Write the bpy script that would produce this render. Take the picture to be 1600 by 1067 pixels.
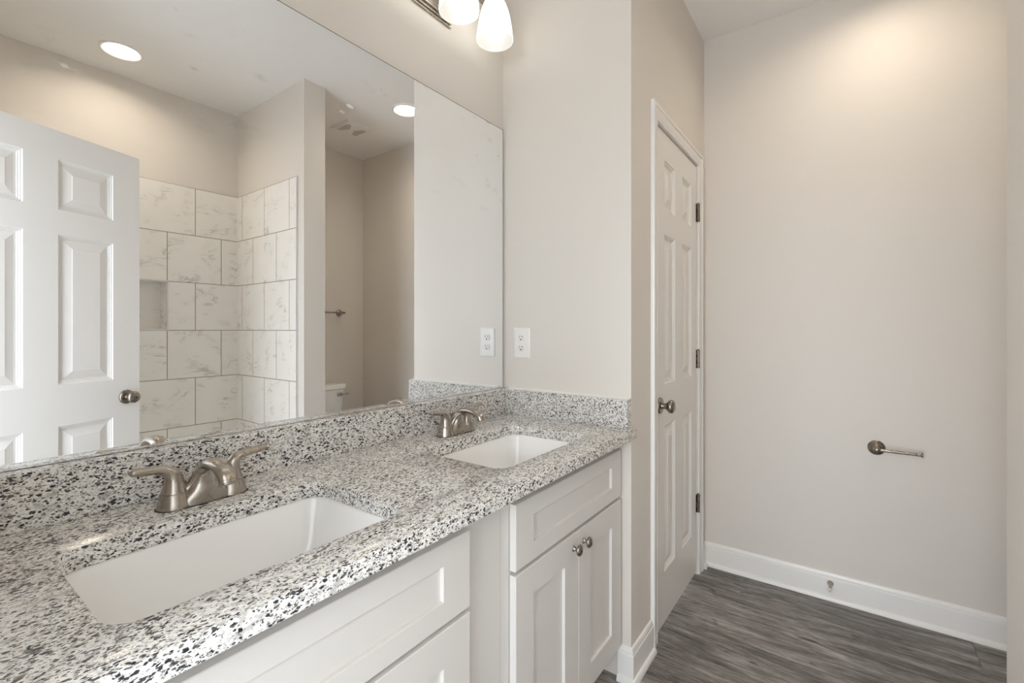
import bpy, bmesh, math, random
from mathutils import Vector, Matrix
PI = math.pi
S = bpy.context.scene
COL = S.collection
for o in list(bpy.data.objects): bpy.data.objects.remove(o)

# ------------------------------------------------------------------ camera, world, exposure
CAM = Vector((-1.5398, -1.1639, 1.2232)); YAW = math.radians(36.0062)
cd = bpy.data.cameras.new('camera'); cam = bpy.data.objects.new('camera', cd); COL.objects.link(cam)
cam.location = CAM
cam.rotation_euler = (PI/2, 0, YAW - PI/2)
cd.sensor_width = 36; cd.lens = 721.95/1600*36; cd.shift_x = 0.0
cd.shift_y = -(533.5-514.25)/1600
cd.clip_start = 0.01
S.camera = cam
S.view_settings.view_transform = 'Standard'; S.view_settings.look = 'None'
S.view_settings.gamma = 1; S.view_settings.use_curve_mapping = False
S.view_settings.exposure = 0.23
S.cycles.max_bounces = 14; S.cycles.diffuse_bounces = 8; S.cycles.glossy_bounces = 6
w = bpy.data.worlds.new('world'); S.world = w; w.use_nodes = True
w.node_tree.nodes['Background'].inputs[0].default_value = (0.87, 0.935, 1.0, 1)
WORLD = 6.3; DAY = 16
# the next room is lit from its north-west side: that half of the surroundings is brighter
_nt = w.node_tree; _tc = _nt.nodes.new('ShaderNodeTexCoord'); _sp = _nt.nodes.new('ShaderNodeSeparateXYZ')
_mr = _nt.nodes.new('ShaderNodeMapRange'); _mr.interpolation_type = 'SMOOTHSTEP'
for _k, _v in (('From Min', -0.25), ('From Max', 0.15), ('To Min', WORLD*0.42), ('To Max', WORLD)): _mr.inputs[_k].default_value = _v
_nt.links.new(_tc.outputs['Generated'], _sp.inputs[0]); _nt.links.new(_sp.outputs[1], _mr.inputs['Value'])
_mz = _nt.nodes.new('ShaderNodeMapRange'); _mz.interpolation_type = 'SMOOTHSTEP'      # its floor is darker than its walls
for _k, _v in (('From Min', -0.25), ('From Max', 0.1), ('To Min', 0.70), ('To Max', 1.0)): _mz.inputs[_k].default_value = _v
_nt.links.new(_sp.outputs[2], _mz.inputs['Value'])
_mu = _nt.nodes.new('ShaderNodeMath'); _mu.operation = 'MULTIPLY'
_nt.links.new(_mr.outputs[0], _mu.inputs[0]); _nt.links.new(_mz.outputs[0], _mu.inputs[1])
_nt.links.new(_mu.outputs[0], _nt.nodes['Background'].inputs[1])

def area(name, loc, target, sx, sy, power, col):
    l = bpy.data.lights.new(name, 'AREA'); l.shape = 'RECTANGLE'; l.size = sx; l.size_y = sy
    l.energy = power; l.color = col
    o = bpy.data.objects.new(name, l); COL.objects.link(o); o.location = loc
    d = Vector(target) - Vector(loc); o.rotation_euler = d.to_track_quat('-Z', 'Y').to_euler()
    return o
# daylight coming through the open entry door from the next room
area('daylight_next_room', (-3.1, -1.25, 1.41), (0, -0.6, 1.35), 0.4, 0.3, DAY, (0.90, 0.95, 1.0))
VANITY_BULB, VANITY_SHADE = 7.5, 0.8      # emission strengths
CAN_LENS = 90.0

# ------------------------------------------------------------------ materials
def mat(name):
    m = bpy.data.materials.new(name); m.use_nodes = True
    nt = m.node_tree; b = nt.nodes['Principled BSDF']
    return m, nt, b
def N(nt, t, **kw):
    n = nt.nodes.new(t)
    for k, v in kw.items():
        if hasattr(n, k): setattr(n, k, v)
        else: n.inputs[k].default_value = v
    return n
def L(nt, a, b): nt.links.new(a, b)
def objco(nt, scale=(1,1,1), rot=(0,0,0), loc=(0,0,0)):
    tc = N(nt, 'ShaderNodeTexCoord'); mp = N(nt, 'ShaderNodeMapping')
    mp.inputs['Scale'].default_value = scale; mp.inputs['Rotation'].default_value = rot; mp.inputs['Location'].default_value = loc
    L(nt, tc.outputs['Object'], mp.inputs['Vector']); return mp.outputs['Vector']
def ramp(nt, src, pts, interp='LINEAR'):
    r = N(nt, 'ShaderNodeValToRGB'); r.color_ramp.interpolation = interp
    e = r.color_ramp.elements
    while len(e) < len(pts): e.new(0.5)
    for i, (p, c) in enumerate(pts):
        e[i].position = p; e[i].color = c if len(c) == 4 else (*c, 1)
    L(nt, src, r.inputs['Fac']); return r.outputs['Color']
def math_(nt, op, a, b=None):
    n = N(nt, 'ShaderNodeMath', operation=op)
    for i, v in enumerate((a, b)):
        if v is None: continue
        if isinstance(v, (int, float)): n.inputs[i].default_value = v
        else: L(nt, v, n.inputs[i])
    return n.outputs[0]
def mixc(nt, fac, a, b, blend='MIX'):
    n = N(nt, 'ShaderNodeMix', data_type='RGBA', blend_type=blend)
    for idx, v in ((0, fac), (6, a), (7, b)):
        if isinstance(v, (int, float)): n.inputs[idx].default_value = v
        elif isinstance(v, tuple): n.inputs[idx].default_value = (*v, 1) if len(v) == 3 else v
        else: L(nt, v, n.inputs[idx])
    return n.outputs[2]
def bump(nt, b, h, strength, dist):
    n = N(nt, 'ShaderNodeBump'); n.inputs['Strength'].default_value = strength; n.inputs['Distance'].default_value = dist
    L(nt, h, n.inputs['Height']); L(nt, n.outputs[0], b.inputs['Normal'])

def paint(name, col, rough, peel=0.0, scale=260):
    m, nt, b = mat(name)
    v = objco(nt)
    n = N(nt, 'ShaderNodeTexNoise'); n.inputs['Scale'].default_value = 1.6; n.inputs['Detail'].default_value = 3
    L(nt, v, n.inputs['Vector'])
    c2 = tuple(c*0.975 for c in col)
    L(nt, mixc(nt, n.outputs[0], col, c2), b.inputs['Base Color'])
    b.inputs['Roughness'].default_value = rough
    if peel:
        p = N(nt, 'ShaderNodeTexNoise'); p.inputs['Scale'].default_value = scale; p.inputs['Detail'].default_value = 2
        L(nt, v, p.inputs['Vector']); bump(nt, b, p.outputs[0], peel, 0.001)
    return m
M = {}
M['wall'] = paint('greige_wall_paint', (0.735, 0.692, 0.636), 0.5, 0.25)
M['ceil'] = paint('ceiling_paint', (0.86, 0.845, 0.82), 0.8, 0.3, 160)
M['trim'] = paint('white_trim_paint', (0.83, 0.81, 0.785), 0.3)
M['door'] = paint('white_door_paint', (0.82, 0.80, 0.77), 0.36, 0.12, 90)
M['cab'] = paint('white_cabinet_paint', (0.72, 0.695, 0.665), 0.33)
M['plastic'] = paint('white_plastic', (0.85, 0.83, 0.80), 0.3)
def simple(name, col, rough, metal=0.0, coat=0.0):
    m, nt, b = mat(name)
    v = objco(nt); n = N(nt, 'ShaderNodeTexNoise'); n.inputs['Scale'].default_value = 40
    L(nt, v, n.inputs['Vector'])
    r = N(nt, 'ShaderNodeMapRange'); r.inputs['To Min'].default_value = rough*0.85; r.inputs['To Max'].default_value = rough*1.15
    L(nt, n.outputs[0], r.inputs['Value']); L(nt, r.outputs[0], b.inputs['Roughness'])
    b.inputs['Base Color'].default_value = (*col, 1); b.inputs['Metallic'].default_value = metal
    b.inputs['Coat Weight'].default_value = coat
    return m
M['china'] = simple('white_vitreous_china', (0.90, 0.895, 0.88), 0.08, 0, 0.4)
M['nickel'] = simple('brushed_nickel', (0.44, 0.395, 0.345), 0.27, 1.0)
M['nickel_dark'] = simple('aged_nickel', (0.31, 0.275, 0.235), 0.27, 1.0)
M['chrome'] = simple('chrome', (0.75, 0.75, 0.74), 0.12, 1.0)
M['alu'] = simple('aluminium_edge', (0.72, 0.73, 0.74), 0.3, 1.0)
M['dark'] = simple('dark_recess', (0.02, 0.018, 0.016), 0.7)
M['gap'] = simple('shadow_gap', (0.10, 0.09, 0.08), 0.8)
M['rubber'] = simple('white_rubber', (0.75, 0.73, 0.70), 0.6)
M['caulk'] = simple('white_caulk', (0.84, 0.83, 0.81), 0.5)

def granite():
    m, nt, b = mat('speckled_white_granite')
    v = objco(nt, (0.74, 1.22, 1.22), (math.radians(20), math.radians(32), math.radians(-24)))
    def noise(scale, det=3, rough=0.6):
        n = N(nt, 'ShaderNodeTexNoise'); n.inputs['Scale'].default_value = scale; n.inputs['Detail'].default_value = det
        n.inputs['Roughness'].default_value = rough; L(nt, v, n.inputs['Vector']); return n
    d = noise(170, 4)
    dm = N(nt, 'ShaderNodeVectorMath', operation='MULTIPLY_ADD'); dm.inputs[1].default_value = (0.0068, 0.0068, 0.0068)
    L(nt, d.outputs['Color'], dm.inputs[0]); L(nt, v, dm.inputs[2])
    def vor(scale):
        q = N(nt, 'ShaderNodeTexVoronoi'); q.inputs['Scale'].default_value = scale
        L(nt, dm.outputs[0], q.inputs['Vector'])
        sp = N(nt, 'ShaderNodeSeparateColor'); L(nt, q.outputs['Color'], sp.inputs[0]); return q.outputs['Distance'], sp.outputs
    big = math_(nt, 'SUBTRACT', noise(16, 3).outputs[0], 0.5)
    # pale feldspar ground with soft grey and beige clouds
    base = ramp(nt, noise(190, 4, 0.65).outputs[0], [(0.32, (0.44, 0.42, 0.40)), (0.42, (0.70, 0.68, 0.645)), (0.52, (0.86, 0.845, 0.81)), (0.7, (0.90, 0.89, 0.86))])
    gq = math_(nt, 'ADD', noise(95, 3, 0.6).outputs[0], math_(nt, 'MULTIPLY', big, 0.35))
    base = mixc(nt, ramp(nt, gq, [(0.55, (0,0,0)), (0.66, (0.75,0.75,0.75))]), base, (0.38, 0.355, 0.335))
    def flecks(scale, prob, rmax, lo, hi, tint):
        dist, c = vor(scale)
        k = math_(nt, 'ADD', c[0], math_(nt, 'MULTIPLY', big, 0.55))
        on = ramp(nt, k, [(prob, (1,1,1)), (prob+0.02, (0,0,0))])
        r = math_(nt, 'ADD', math_(nt, 'MULTIPLY', c[1], rmax*0.55), rmax*0.45)
        rag = math_(nt, 'MULTIPLY', math_(nt, 'SUBTRACT', noise(scale*2.1, 3, 0.7).outputs[0], 0.5), 1.7)
        near = ramp(nt, math_(nt, 'ADD', math_(nt, 'DIVIDE', dist, r), rag), [(0.82, (1,1,1)), (1.0, (0,0,0))])
        col = ramp(nt, c[2], [(0, lo), (0.55, tint), (1, hi)])
        return math_(nt, 'MULTIPLY', on, near), col
    for args in ((420, 0.24, 0.72, (0.10, 0.095, 0.09), (0.36, 0.32, 0.29), (0.20, 0.18, 0.165)),
                 (205, 0.19, 0.88, (0.012, 0.014, 0.022), (0.20, 0.17, 0.145), (0.035, 0.036, 0.045)),
                 (340, 0.205, 0.86, (0.010, 0.012, 0.018), (0.10, 0.09, 0.085), (0.03, 0.03, 0.036))):
        f, c = flecks(*args); base = mixc(nt, f, base, c)
    L(nt, base, b.inputs['Base Color']); b.inputs['Roughness'].default_value = 0.16
    return m
M['granite'] = granite()

def tile(name, axis, ph, z0, pitch):
    """12 inch marble look tile laid in a half offset bond; axis = horizontal world axis"""
    m, nt, b = mat(name)
    tc = N(nt, 'ShaderNodeTexCoord'); sp = N(nt, 'ShaderNodeSeparateXYZ'); L(nt, tc.outputs['Object'], sp.inputs[0])
    h = sp.outputs['XY'.index(axis)]; z = sp.outputs[2]
    r = math_(nt, 'DIVIDE', math_(nt, 'SUBTRACT', z0, z), pitch)
    row = math_(nt, 'FLOOR', r); fr = math_(nt, 'SUBTRACT', r, row)
    odd = math_(nt, 'MODULO', math_(nt, 'ADD', row, 20), 2)
    c = math_(nt, 'ADD', math_(nt, 'DIVIDE', math_(nt, 'SUBTRACT', h, ph), pitch), math_(nt, 'ADD', math_(nt, 'MULTIPLY', odd, 0.5), 40))
    ci = math_(nt, 'FLOOR', c); fc = math_(nt, 'SUBTRACT', c, ci)
    ge = 0.0055
    e1 = math_(nt, 'MINIMUM', fr, math_(nt, 'SUBTRACT', 1, fr)); e2 = math_(nt, 'MINIMUM', fc, math_(nt, 'SUBTRACT', 1, fc))
    e = math_(nt, 'MINIMUM', e1, e2)
    gr = ramp(nt, e, [(ge, (1,1,1)), (ge+0.003, (0,0,0))])
    cmb = N(nt, 'ShaderNodeCombineXYZ')
    L(nt, math_(nt, 'ADD', h, math_(nt, 'MULTIPLY', ci, 3.17)), cmb.inputs[0])
    L(nt, math_(nt, 'ADD', z, math_(nt, 'MULTIPLY', row, 5.73)), cmb.inputs[1])
    mp = N(nt, 'ShaderNodeMapping'); mp.inputs['Rotation'].default_value = (0, 0, math.radians(-38)); mp.inputs['Scale'].default_value = (4.2, 11, 1)
    L(nt, cmb.outputs[0], mp.inputs[0])
    n1 = N(nt, 'ShaderNodeTexNoise'); n1.inputs['Scale'].default_value = 1.0; n1.inputs['Detail'].default_value = 7; n1.inputs['Roughness'].default_value = 0.62; n1.inputs['Distortion'].default_value = 1.1
    L(nt, mp.outputs[0], n1.inputs['Vector'])
    vein = ramp(nt, n1.outputs[0], [(0.455, (0,0,0)), (0.487, (0.75,0.75,0.75)), (0.497, (1,1,1)), (0.52, (0,0,0))])
    n2 = N(nt, 'ShaderNodeTexNoise'); n2.inputs['Scale'].default_value = 1.3; n2.inputs['Detail'].default_value = 2
    mp2 = N(nt, 'ShaderNodeMapping'); mp2.inputs['Location'].default_value = (7, 3, 0); mp2.inputs['Scale'].default_value = (6, 6, 1)
    L(nt, cmb.outputs[0], mp2.inputs[0]); L(nt, mp2.outputs[0], n2.inputs['Vector'])
    vm = ramp(nt, n2.outputs[0], [(0.50, (0,0,0)), (0.66, (1,1,1))])
    fac = math_(nt, 'MULTIPLY', math_(nt, 'MULTIPLY', vein, vm), 0.62)
    colr = mixc(nt, n2.outputs[0], (0.88, 0.86, 0.815), (0.80, 0.775, 0.73))
    colr = mixc(nt, fac, colr, (0.33, 0.315, 0.30))
    colr = mixc(nt, gr, colr, (0.27, 0.225, 0.175))
    L(nt, colr, b.inputs['Base Color'])
    b.inputs['Roughness'].default_value = 0.22
    inv = math_(nt, 'SUBTRACT', 1, gr); bump(nt, b, inv, 0.5, 0.002)
    return m
M['tile_back'] = tile('marble_tile_back', 'X', -0.302, 2.150, 0.3115)
M['tile_side'] = tile('marble_tile_side', 'Y', -1.945, 2.150, 0.3115)

def planks():
    m, nt, b = mat('grey_oak_planks')
    tc = N(nt, 'ShaderNodeTexCoord'); sp = N(nt, 'ShaderNodeSeparateXYZ'); L(nt, tc.outputs['Object'], sp.inputs[0])
    W, LEN = 0.18, 1.22
    c = math_(nt, 'ADD', math_(nt, 'DIVIDE', math_(nt, 'SUBTRACT', sp.outputs[0], 0.985), W), 60)
    ci = math_(nt, 'FLOOR', c); fc = math_(nt, 'SUBTRACT', c, ci)
    wn = N(nt, 'ShaderNodeTexWhiteNoise', noise_dimensions='1D'); L(nt, ci, wn.inputs['W'])
    ry = math_(nt, 'ADD', math_(nt, 'DIVIDE', sp.outputs[1], LEN), math_(nt, 'ADD', math_(nt, 'MULTIPLY', wn.outputs['Value'], 7.3), 50))
    ri = math_(nt, 'FLOOR', ry); fy = math_(nt, 'SUBTRACT', ry, ri)
    wn2 = N(nt, 'ShaderNodeTexWhiteNoise', noise_dimensions='2D')
    cb = N(nt, 'ShaderNodeCombineXYZ'); L(nt, ci, cb.inputs[0]); L(nt, ri, cb.inputs[1]); L(nt, cb.outputs[0], wn2.inputs['Vector'])
    pid = wn2.outputs['Value']
    cv = N(nt, 'ShaderNodeCombineXYZ')
    L(nt, math_(nt, 'ADD', sp.outputs[0], math_(nt, 'MULTIPLY', pid, 9.0)), cv.inputs[0])
    L(nt, math_(nt, 'ADD', sp.outputs[1], math_(nt, 'MULTIPLY', pid, 17.0)), cv.inputs[1])
    def noise(sc, det, rough, dist=0.0):
        mp = N(nt, 'ShaderNodeMapping'); mp.inputs['Scale'].default_value = sc; L(nt, cv.outputs[0], mp.inputs[0])
        n = N(nt, 'ShaderNodeTexNoise'); n.inputs['Scale'].default_value = 1; n.inputs['Detail'].default_value = det
        n.inputs['Roughness'].default_value = rough; n.inputs['Distortion'].default_value = dist
        L(nt, mp.outputs[0], n.inputs['Vector']); return n.outputs[0]
    broad = noise((10, 1.8, 1), 4, 0.6, 1.6); grain = noise((75, 5.5, 1), 7, 0.75, 1.2); fine = noise((260, 30, 1), 4, 0.75)
    knot = noise((14, 5, 1), 3, 0.5, 1.5)
    t = math_(nt, 'ADD', math_(nt, 'MULTIPLY', broad, 0.38), math_(nt, 'ADD', math_(nt, 'MULTIPLY', grain, 0.40), math_(nt, 'MULTIPLY', fine, 0.22)))
    colr = ramp(nt, t, [(0.37, (0.035, 0.031, 0.028)), (0.45, (0.12, 0.108, 0.100)), (0.53, (0.255, 0.236, 0.222)), (0.62, (0.50, 0.47, 0.445))])
    km = ramp(nt, knot, [(0.29, (1,1,1)), (0.36, (0,0,0))])
    colr = mixc(nt, math_(nt, 'MULTIPLY', km, 0.75), colr, (0.03, 0.025, 0.021))
    bright = N(nt, 'ShaderNodeMapRange'); bright.inputs['To Min'].default_value = 0.82; bright.inputs['To Max'].default_value = 1.18; L(nt, pid, bright.inputs['Value'])
    cbr = N(nt, 'ShaderNodeCombineXYZ')
    for i in range(3): L(nt, bright.outputs[0], cbr.inputs[i])
    colr = mixc(nt, 1.0, colr, cbr.outputs[0], 'MULTIPLY')
    e = math_(nt, 'MINIMUM', math_(nt, 'MULTIPLY', math_(nt, 'MINIMUM', fc, math_(nt, 'SUBTRACT', 1, fc)), W), math_(nt, 'MULTIPLY', math_(nt, 'MINIMUM', fy, math_(nt, 'SUBTRACT', 1, fy)), LEN))
    g = ramp(nt, e, [(0.0006, (1,1,1)), (0.0014, (0,0,0))])
    colr = mixc(nt, math_(nt, 'MULTIPLY', g, 0.6), colr, (0.05, 0.044, 0.04))
    L(nt, colr, b.inputs['Base Color']); b.inputs['Roughness'].default_value = 0.42
    bump(nt, b, math_(nt, 'SUBTRACT', t, g), 0.25, 0.001)
    return m
M['floor'] = planks()

def mirror_mat():
    m, nt, b = mat('silvered_mirror_glass')
    out = nt.nodes['Material Output']
    gl = N(nt, 'ShaderNodeBsdfGlossy'); gl.inputs['Color'].default_value = (0.965, 0.98, 0.995, 1); gl.inputs['Roughness'].default_value = 0.0
    df = N(nt, 'ShaderNodeBsdfDiffuse'); df.inputs['Color'].default_value = (0.9, 0.9, 0.9, 1)
    # wiped streaks of dried cleaner, mostly in the upper half
    v = objco(nt, (9, 1, 16), (0, math.radians(25), 0))
    n = N(nt, 'ShaderNodeTexNoise'); n.inputs['Scale'].default_value = 1; n.inputs['Detail'].default_value = 5; n.inputs['Roughness'].default_value = 0.55
    L(nt, v, n.inputs['Vector'])
    n2 = N(nt, 'ShaderNodeTexNoise'); n2.inputs['Scale'].default_value = 3.0; n2.inputs['Detail'].default_value = 1
    L(nt, objco(nt), n2.inputs['Vector'])
    s1 = ramp(nt, n.outputs[0], [(0.58, (0,0,0)), (0.72, (1,1,1))])
    s2 = ramp(nt, n2.outputs[0], [(0.44, (0,0,0)), (0.60, (1,1,1))])
    tc = N(nt, 'ShaderNodeTexCoord'); sp = N(nt, 'ShaderNodeSeparateXYZ'); L(nt, tc.outputs['Object'], sp.inputs[0])
    hz = N(nt, 'ShaderNodeMapRange'); hz.inputs['From Min'].default_value = 1.60; hz.inputs['From Max'].default_value = 1.80
    L(nt, sp.outputs[2], hz.inputs['Value'])
    # small bright flicks left by the cloth
    q = N(nt, 'ShaderNodeTexVoronoi'); q.inputs['Scale'].default_value = 1.0
    L(nt, objco(nt, (17, 1, 40), (0, math.radians(38), 0)), q.inputs['Vector'])
    qs = N(nt, 'ShaderNodeSeparateColor'); L(nt, q.outputs['Color'], qs.inputs[0])
    fl = math_(nt, 'MULTIPLY', ramp(nt, q.outputs['Distance'], [(0.16, (1,1,1)), (0.34, (0,0,0))]), ramp(nt, qs.outputs[0], [(0.035, (1,1,1)), (0.045, (0,0,0))]))
    sm = math_(nt, 'ADD', math_(nt, 'MULTIPLY', math_(nt, 'MULTIPLY', s1, s2), 0.36), math_(nt, 'MULTIPLY', fl, 0.5))
    f = math_(nt, 'MULTIPLY', sm, hz.outputs[0])
    g2 = N(nt, 'ShaderNodeBsdfGlossy'); g2.inputs['Color'].default_value = (0.95, 0.96, 0.97, 1); g2.inputs['Roughness'].default_value = 0.42
    ms = N(nt, 'ShaderNodeMixShader'); ms.inputs[0].default_value = 0.35; L(nt, df.outputs[0], ms.inputs[2]); L(nt, g2.outputs[0], ms.inputs[1])
    mx = N(nt, 'ShaderNodeMixShader'); L(nt, f, mx.inputs[0]); L(nt, gl.outputs[0], mx.inputs[1]); L(nt, ms.outputs[0], mx.inputs[2])
    L(nt, mx.outputs[0], out.inputs['Surface']); nt.nodes.remove(b)
    return m
M['mirror'] = mirror_mat()
M['mirror_edge'] = simple('mirror_edge', (0.16, 0.18, 0.17), 0.25, 0.6)

def emit(name, col, strength):
    m, nt, b = mat(name); out = nt.nodes['Material Output']
    e = N(nt, 'ShaderNodeEmission'); e.inputs[0].default_value = (*col, 1); e.inputs[1].default_value = strength
    L(nt, e.outputs[0], out.inputs['Surface']); nt.nodes.remove(b); return m
M['bulb'] = emit('lit_bulb', (1.0, 0.97, 0.93), VANITY_BULB)
M['can'] = emit('lit_warm_lens', (1.0, 0.85, 0.68), CAN_LENS)
def shade_mat():
    m, nt, b = mat('lit_frosted_glass_shade'); out = nt.nodes['Material Output']
    e = N(nt, 'ShaderNodeEmission'); e.inputs[0].default_value = (1.0, 0.98, 0.955, 1); e.inputs[1].default_value = VANITY_SHADE*0.25
    t = N(nt, 'ShaderNodeBsdfTranslucent'); t.inputs[0].default_value = (0.9, 0.9, 0.88, 1)
    g = N(nt, 'ShaderNodeBsdfGlossy'); g.inputs['Roughness'].default_value = 0.3
    n = N(nt, 'ShaderNodeTexNoise'); n.inputs['Scale'].default_value = 30
    x = N(nt, 'ShaderNodeMixShader'); x.inputs[0].default_value = 0.08; L(nt, t.outputs[0], x.inputs[1]); L(nt, g.outputs[0], x.inputs[2])
    a = N(nt, 'ShaderNodeAddShader'); L(nt, x.outputs[0], a.inputs[0]); L(nt, e.outputs[0], a.inputs[1])
    L(nt, a.outputs[0], out.inputs['Surface']); nt.nodes.remove(b); return m
M['shade'] = shade_mat()

# ------------------------------------------------------------------ mesh helpers
def link(name, bm, mats, parent=None, smooth=None, loc=None):
    me = bpy.data.meshes.new(name); bmesh.ops.recalc_face_normals(bm, faces=bm.faces)
    bm.to_mesh(me); bm.free()
    for m in (mats if isinstance(mats, (list, tuple)) else [mats]): me.materials.append(m)
    if smooth is not None:
        for p in me.polygons: p.use_smooth = True
        try: me.set_sharp_from_angle(angle=math.radians(smooth))
        except Exception: pass
    o = bpy.data.objects.new(name, me); COL.objects.link(o)
    if parent: o.parent = parent
    if loc: o.location = loc
    return o
def bevel(o, wd=0.002, seg=2):
    md = o.modifiers.new('edge', 'BEVEL'); md.width = wd; md.segments = seg; md.limit_method = 'ANGLE'; md.angle_limit = math.radians(40)
    md.harden_normals = False
    return o
def tag(o, label, cat, group=None):
    o['label'] = label; o['category'] = cat
    if group: o['group'] = group
    return o
def thing(name, label, cat, loc=(0,0,0), rz=0, group=None):
    o = bpy.data.objects.new(name, None); COL.objects.link(o); o.location = loc; o.rotation_euler = (0, 0, rz)
    o.empty_display_size = 0.05
    return tag(o, label, cat, group)
def struct(name, bm, m, parent=None, smooth=None):
    o = link(name, bm, m, parent, smooth)
    if parent is None: o['kind'] = 'structure'
    return o
def box(bm, x0, x1, y0, y1, z0, z1, mi=0):
    v = [bm.verts.new((x, y, z)) for x in (x0, x1) for y in (y0, y1) for z in (z0, z1)]
    for q in ((0,1,3,2), (4,6,7,5), (0,4,5,1), (2,3,7,6), (0,2,6,4), (1,5,7,3)):
        bm.faces.new([v[i] for i in q]).material_index = mi
def B(*boxes):
    bm = bmesh.new()
    for b in boxes: box(bm, *b)
    return bm
def frame_of(axis):
    a = Vector(axis).normalized(); u = a.orthogonal().normalized() if abs(a.z) < 0.99 else Vector((1,0,0))
    if abs(a.z) < 0.99: u = a.cross(Vector((0,0,1))).normalized()
    return a, u, a.cross(u)
def loft(bm, rings, cap=True, mi=0, closed=True):
    prev = None; first = None
    for r in rings:
        vs = [bm.verts.new(p) for p in r]
        if prev:
            n = len(vs)
            for i in range(n if closed else n-1):
                bm.faces.new((prev[i], prev[(i+1) % n], vs[(i+1) % n], vs[i])).material_index = mi
        else: first = vs
        prev = vs
    if cap:
        bm.faces.new(first[::-1]).material_index = mi; bm.faces.new(prev).material_index = mi
    return bm
def lathe(bm, base, axis, prof, seg=32, sx=1.0, mi=0, cap=True):
    a, u, v = frame_of(axis); base = Vector(base)
    rings = []
    for d, r in prof:
        r = max(r, 1e-5)
        rings.append([base + a*d + u*(r*sx*math.cos(2*PI*i/seg)) + v*(r*math.sin(2*PI*i/seg)) for i in range(seg)])
    return loft(bm, rings, cap, mi)
def tube(bm, pts, rad, seg=20, flat=None, mi=0, side=None):
    """swept tube with per point radius; flat scales the cross-section along the binormal"""
    pts = [Vector(p) for p in pts]; n = len(pts)
    rad = rad if isinstance(rad, (list, tuple)) else [rad]*n
    flat = flat or [1.0]*n
    ref = Vector(side) if side else Vector((0,0,1))
    rings = []
    for i, p in enumerate(pts):
        t = (pts[min(i+1, n-1)] - pts[max(i-1, 0)]).normalized()
        if side: u = (ref - t*ref.dot(t)).normalized()
        else: u = t.cross(ref if abs(t.dot(ref)) < 0.98 else Vector((0,1,0))).normalized()
        v = t.cross(u)
        rings.append([p + u*(rad[i]*math.cos(2*PI*k/seg)) + v*(rad[i]*flat[i]*math.sin(2*PI*k/seg)) for k in range(seg)])
    return loft(bm, rings, True, mi)
def spline(ctrl, n):
    """Catmull-Rom through control tuples (any length)"""
    out = []; c = [ctrl[0]] + list(ctrl) + [ctrl[-1]]
    segs = len(ctrl) - 1
    for s in range(segs):
        p0, p1, p2, p3 = c[s:s+4]
        for k in range(n):
            t = k/n
            out.append(tuple(0.5*(2*b + (d-a)*t + (2*a-5*b+4*d-e)*t*t + (3*b-a-3*d+e)*t**3) for a, b, d, e in zip(p0, p1, p2, p3)))
    out.append(tuple(ctrl[-1])); return out
def rrect(x0, x1, y0, y1, r, n=6):
    pts = []
    for cx, cy, a0 in ((x1-r, y1-r, 0), (x0+r, y1-r, 90), (x0+r, y0+r, 180), (x1-r, y0+r, 270)):
        for k in range(n+1):
            a = math.radians(a0 + 90*k/n); pts.append((cx + r*math.cos(a), cy + r*math.sin(a)))
    return pts
def sweep(bm, path, prof, side=1, ends=True, mi=0):
    """sweep a (projection, height) profile along a plan polyline with mitred corners"""
    P = [Vector((p[0], p[1])) for p in path]; n = len(P); offs = []
    for i in range(n):
        ds = []
        if i > 0: ds.append((P[i]-P[i-1]).normalized())
        if i < n-1: ds.append((P[i+1]-P[i]).normalized())
        ns = [Vector((-d.y, d.x))*side for d in ds]
        m = sum(ns, Vector((0,0))); m = m / m.length
        offs.append(m / max(0.2, m.dot(ns[0])))
    rings = [[(P[i].x + offs[i].x*h, P[i].y + offs[i].y*h, z) for h, z in prof] for i in range(n)]
    return loft(bm, rings, ends, mi, True)

# ------------------------------------------------------------------ room dimensions
H = 2.725; D = 0.556; X2 = 1.007; WB = 2.339; XP1, XP2, YP = -0.034, 0.104, -1.482
XW = -1.562
YL = -WB
# ---- setting
struct('floor', B((-1.70, X2+0.12, YL-0.12, 0.12, -0.05, 0.0)), M['floor'])
def ceiling_bm():
    bm = bmesh.new(); eds = []
    out = [bm.verts.new((x, y, H)) for x, y in ((-1.70, YL-0.12), (X2+0.12, YL-0.12), (X2+0.12, 0.12), (-1.70, 0.12))]
    eds += [bm.edges.new((out[i], out[(i+1) % 4])) for i in range(4)]
    for cx, cy in CANS:
        r = [bm.verts.new((cx+0.0925*math.cos(2*PI*k/40), cy+0.0925*math.sin(2*PI*k/40), H)) for k in range(40)]
        eds += [bm.edges.new((r[i], r[(i+1) % 40])) for i in range(40)]
        t = [bm.verts.new((v.co.x, v.co.y, H+0.06)) for v in r]
        for i in range(40): bm.faces.new((r[i], r[(i+1) % 40], t[(i+1) % 40], t[i]))
    bmesh.ops.triangle_fill(bm, use_beauty=True, use_dissolve=False, edges=eds)
    box(bm, -1.70, X2+0.12, YL-0.12, 0.12, H+0.06, H+0.07)
    return bm
CANS = [(-0.762, -2.02), (0.598, -1.300)]
struct('ceiling', ceiling_bm(), M['ceil'])
struct('wall_north', B((-1.70, 0.0, 0.0, 0.12, 0.0, H)), M['wall'])
# closet enclosure: end wall beside the vanity, then the wall with the closet door
DL, DR, DT = 0.262, 0.866, 2.032        # closet door leaf
bm = B((0.0, 0.11, -D, 0.12, 0, H), (0.11, DL-0.004, -D, -D+0.11, 0, H), (DR+0.004, X2, -D, -D+0.11, 0, H), (DL-0.004, DR+0.004, -D, -D+0.11, DT+0.004, H))
struct('wall_closet', bm, M['wall'])
struct('wall_east', B((X2, X2+0.12, YL-0.12, 0.12, 0, H)), M['wall'])
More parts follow.
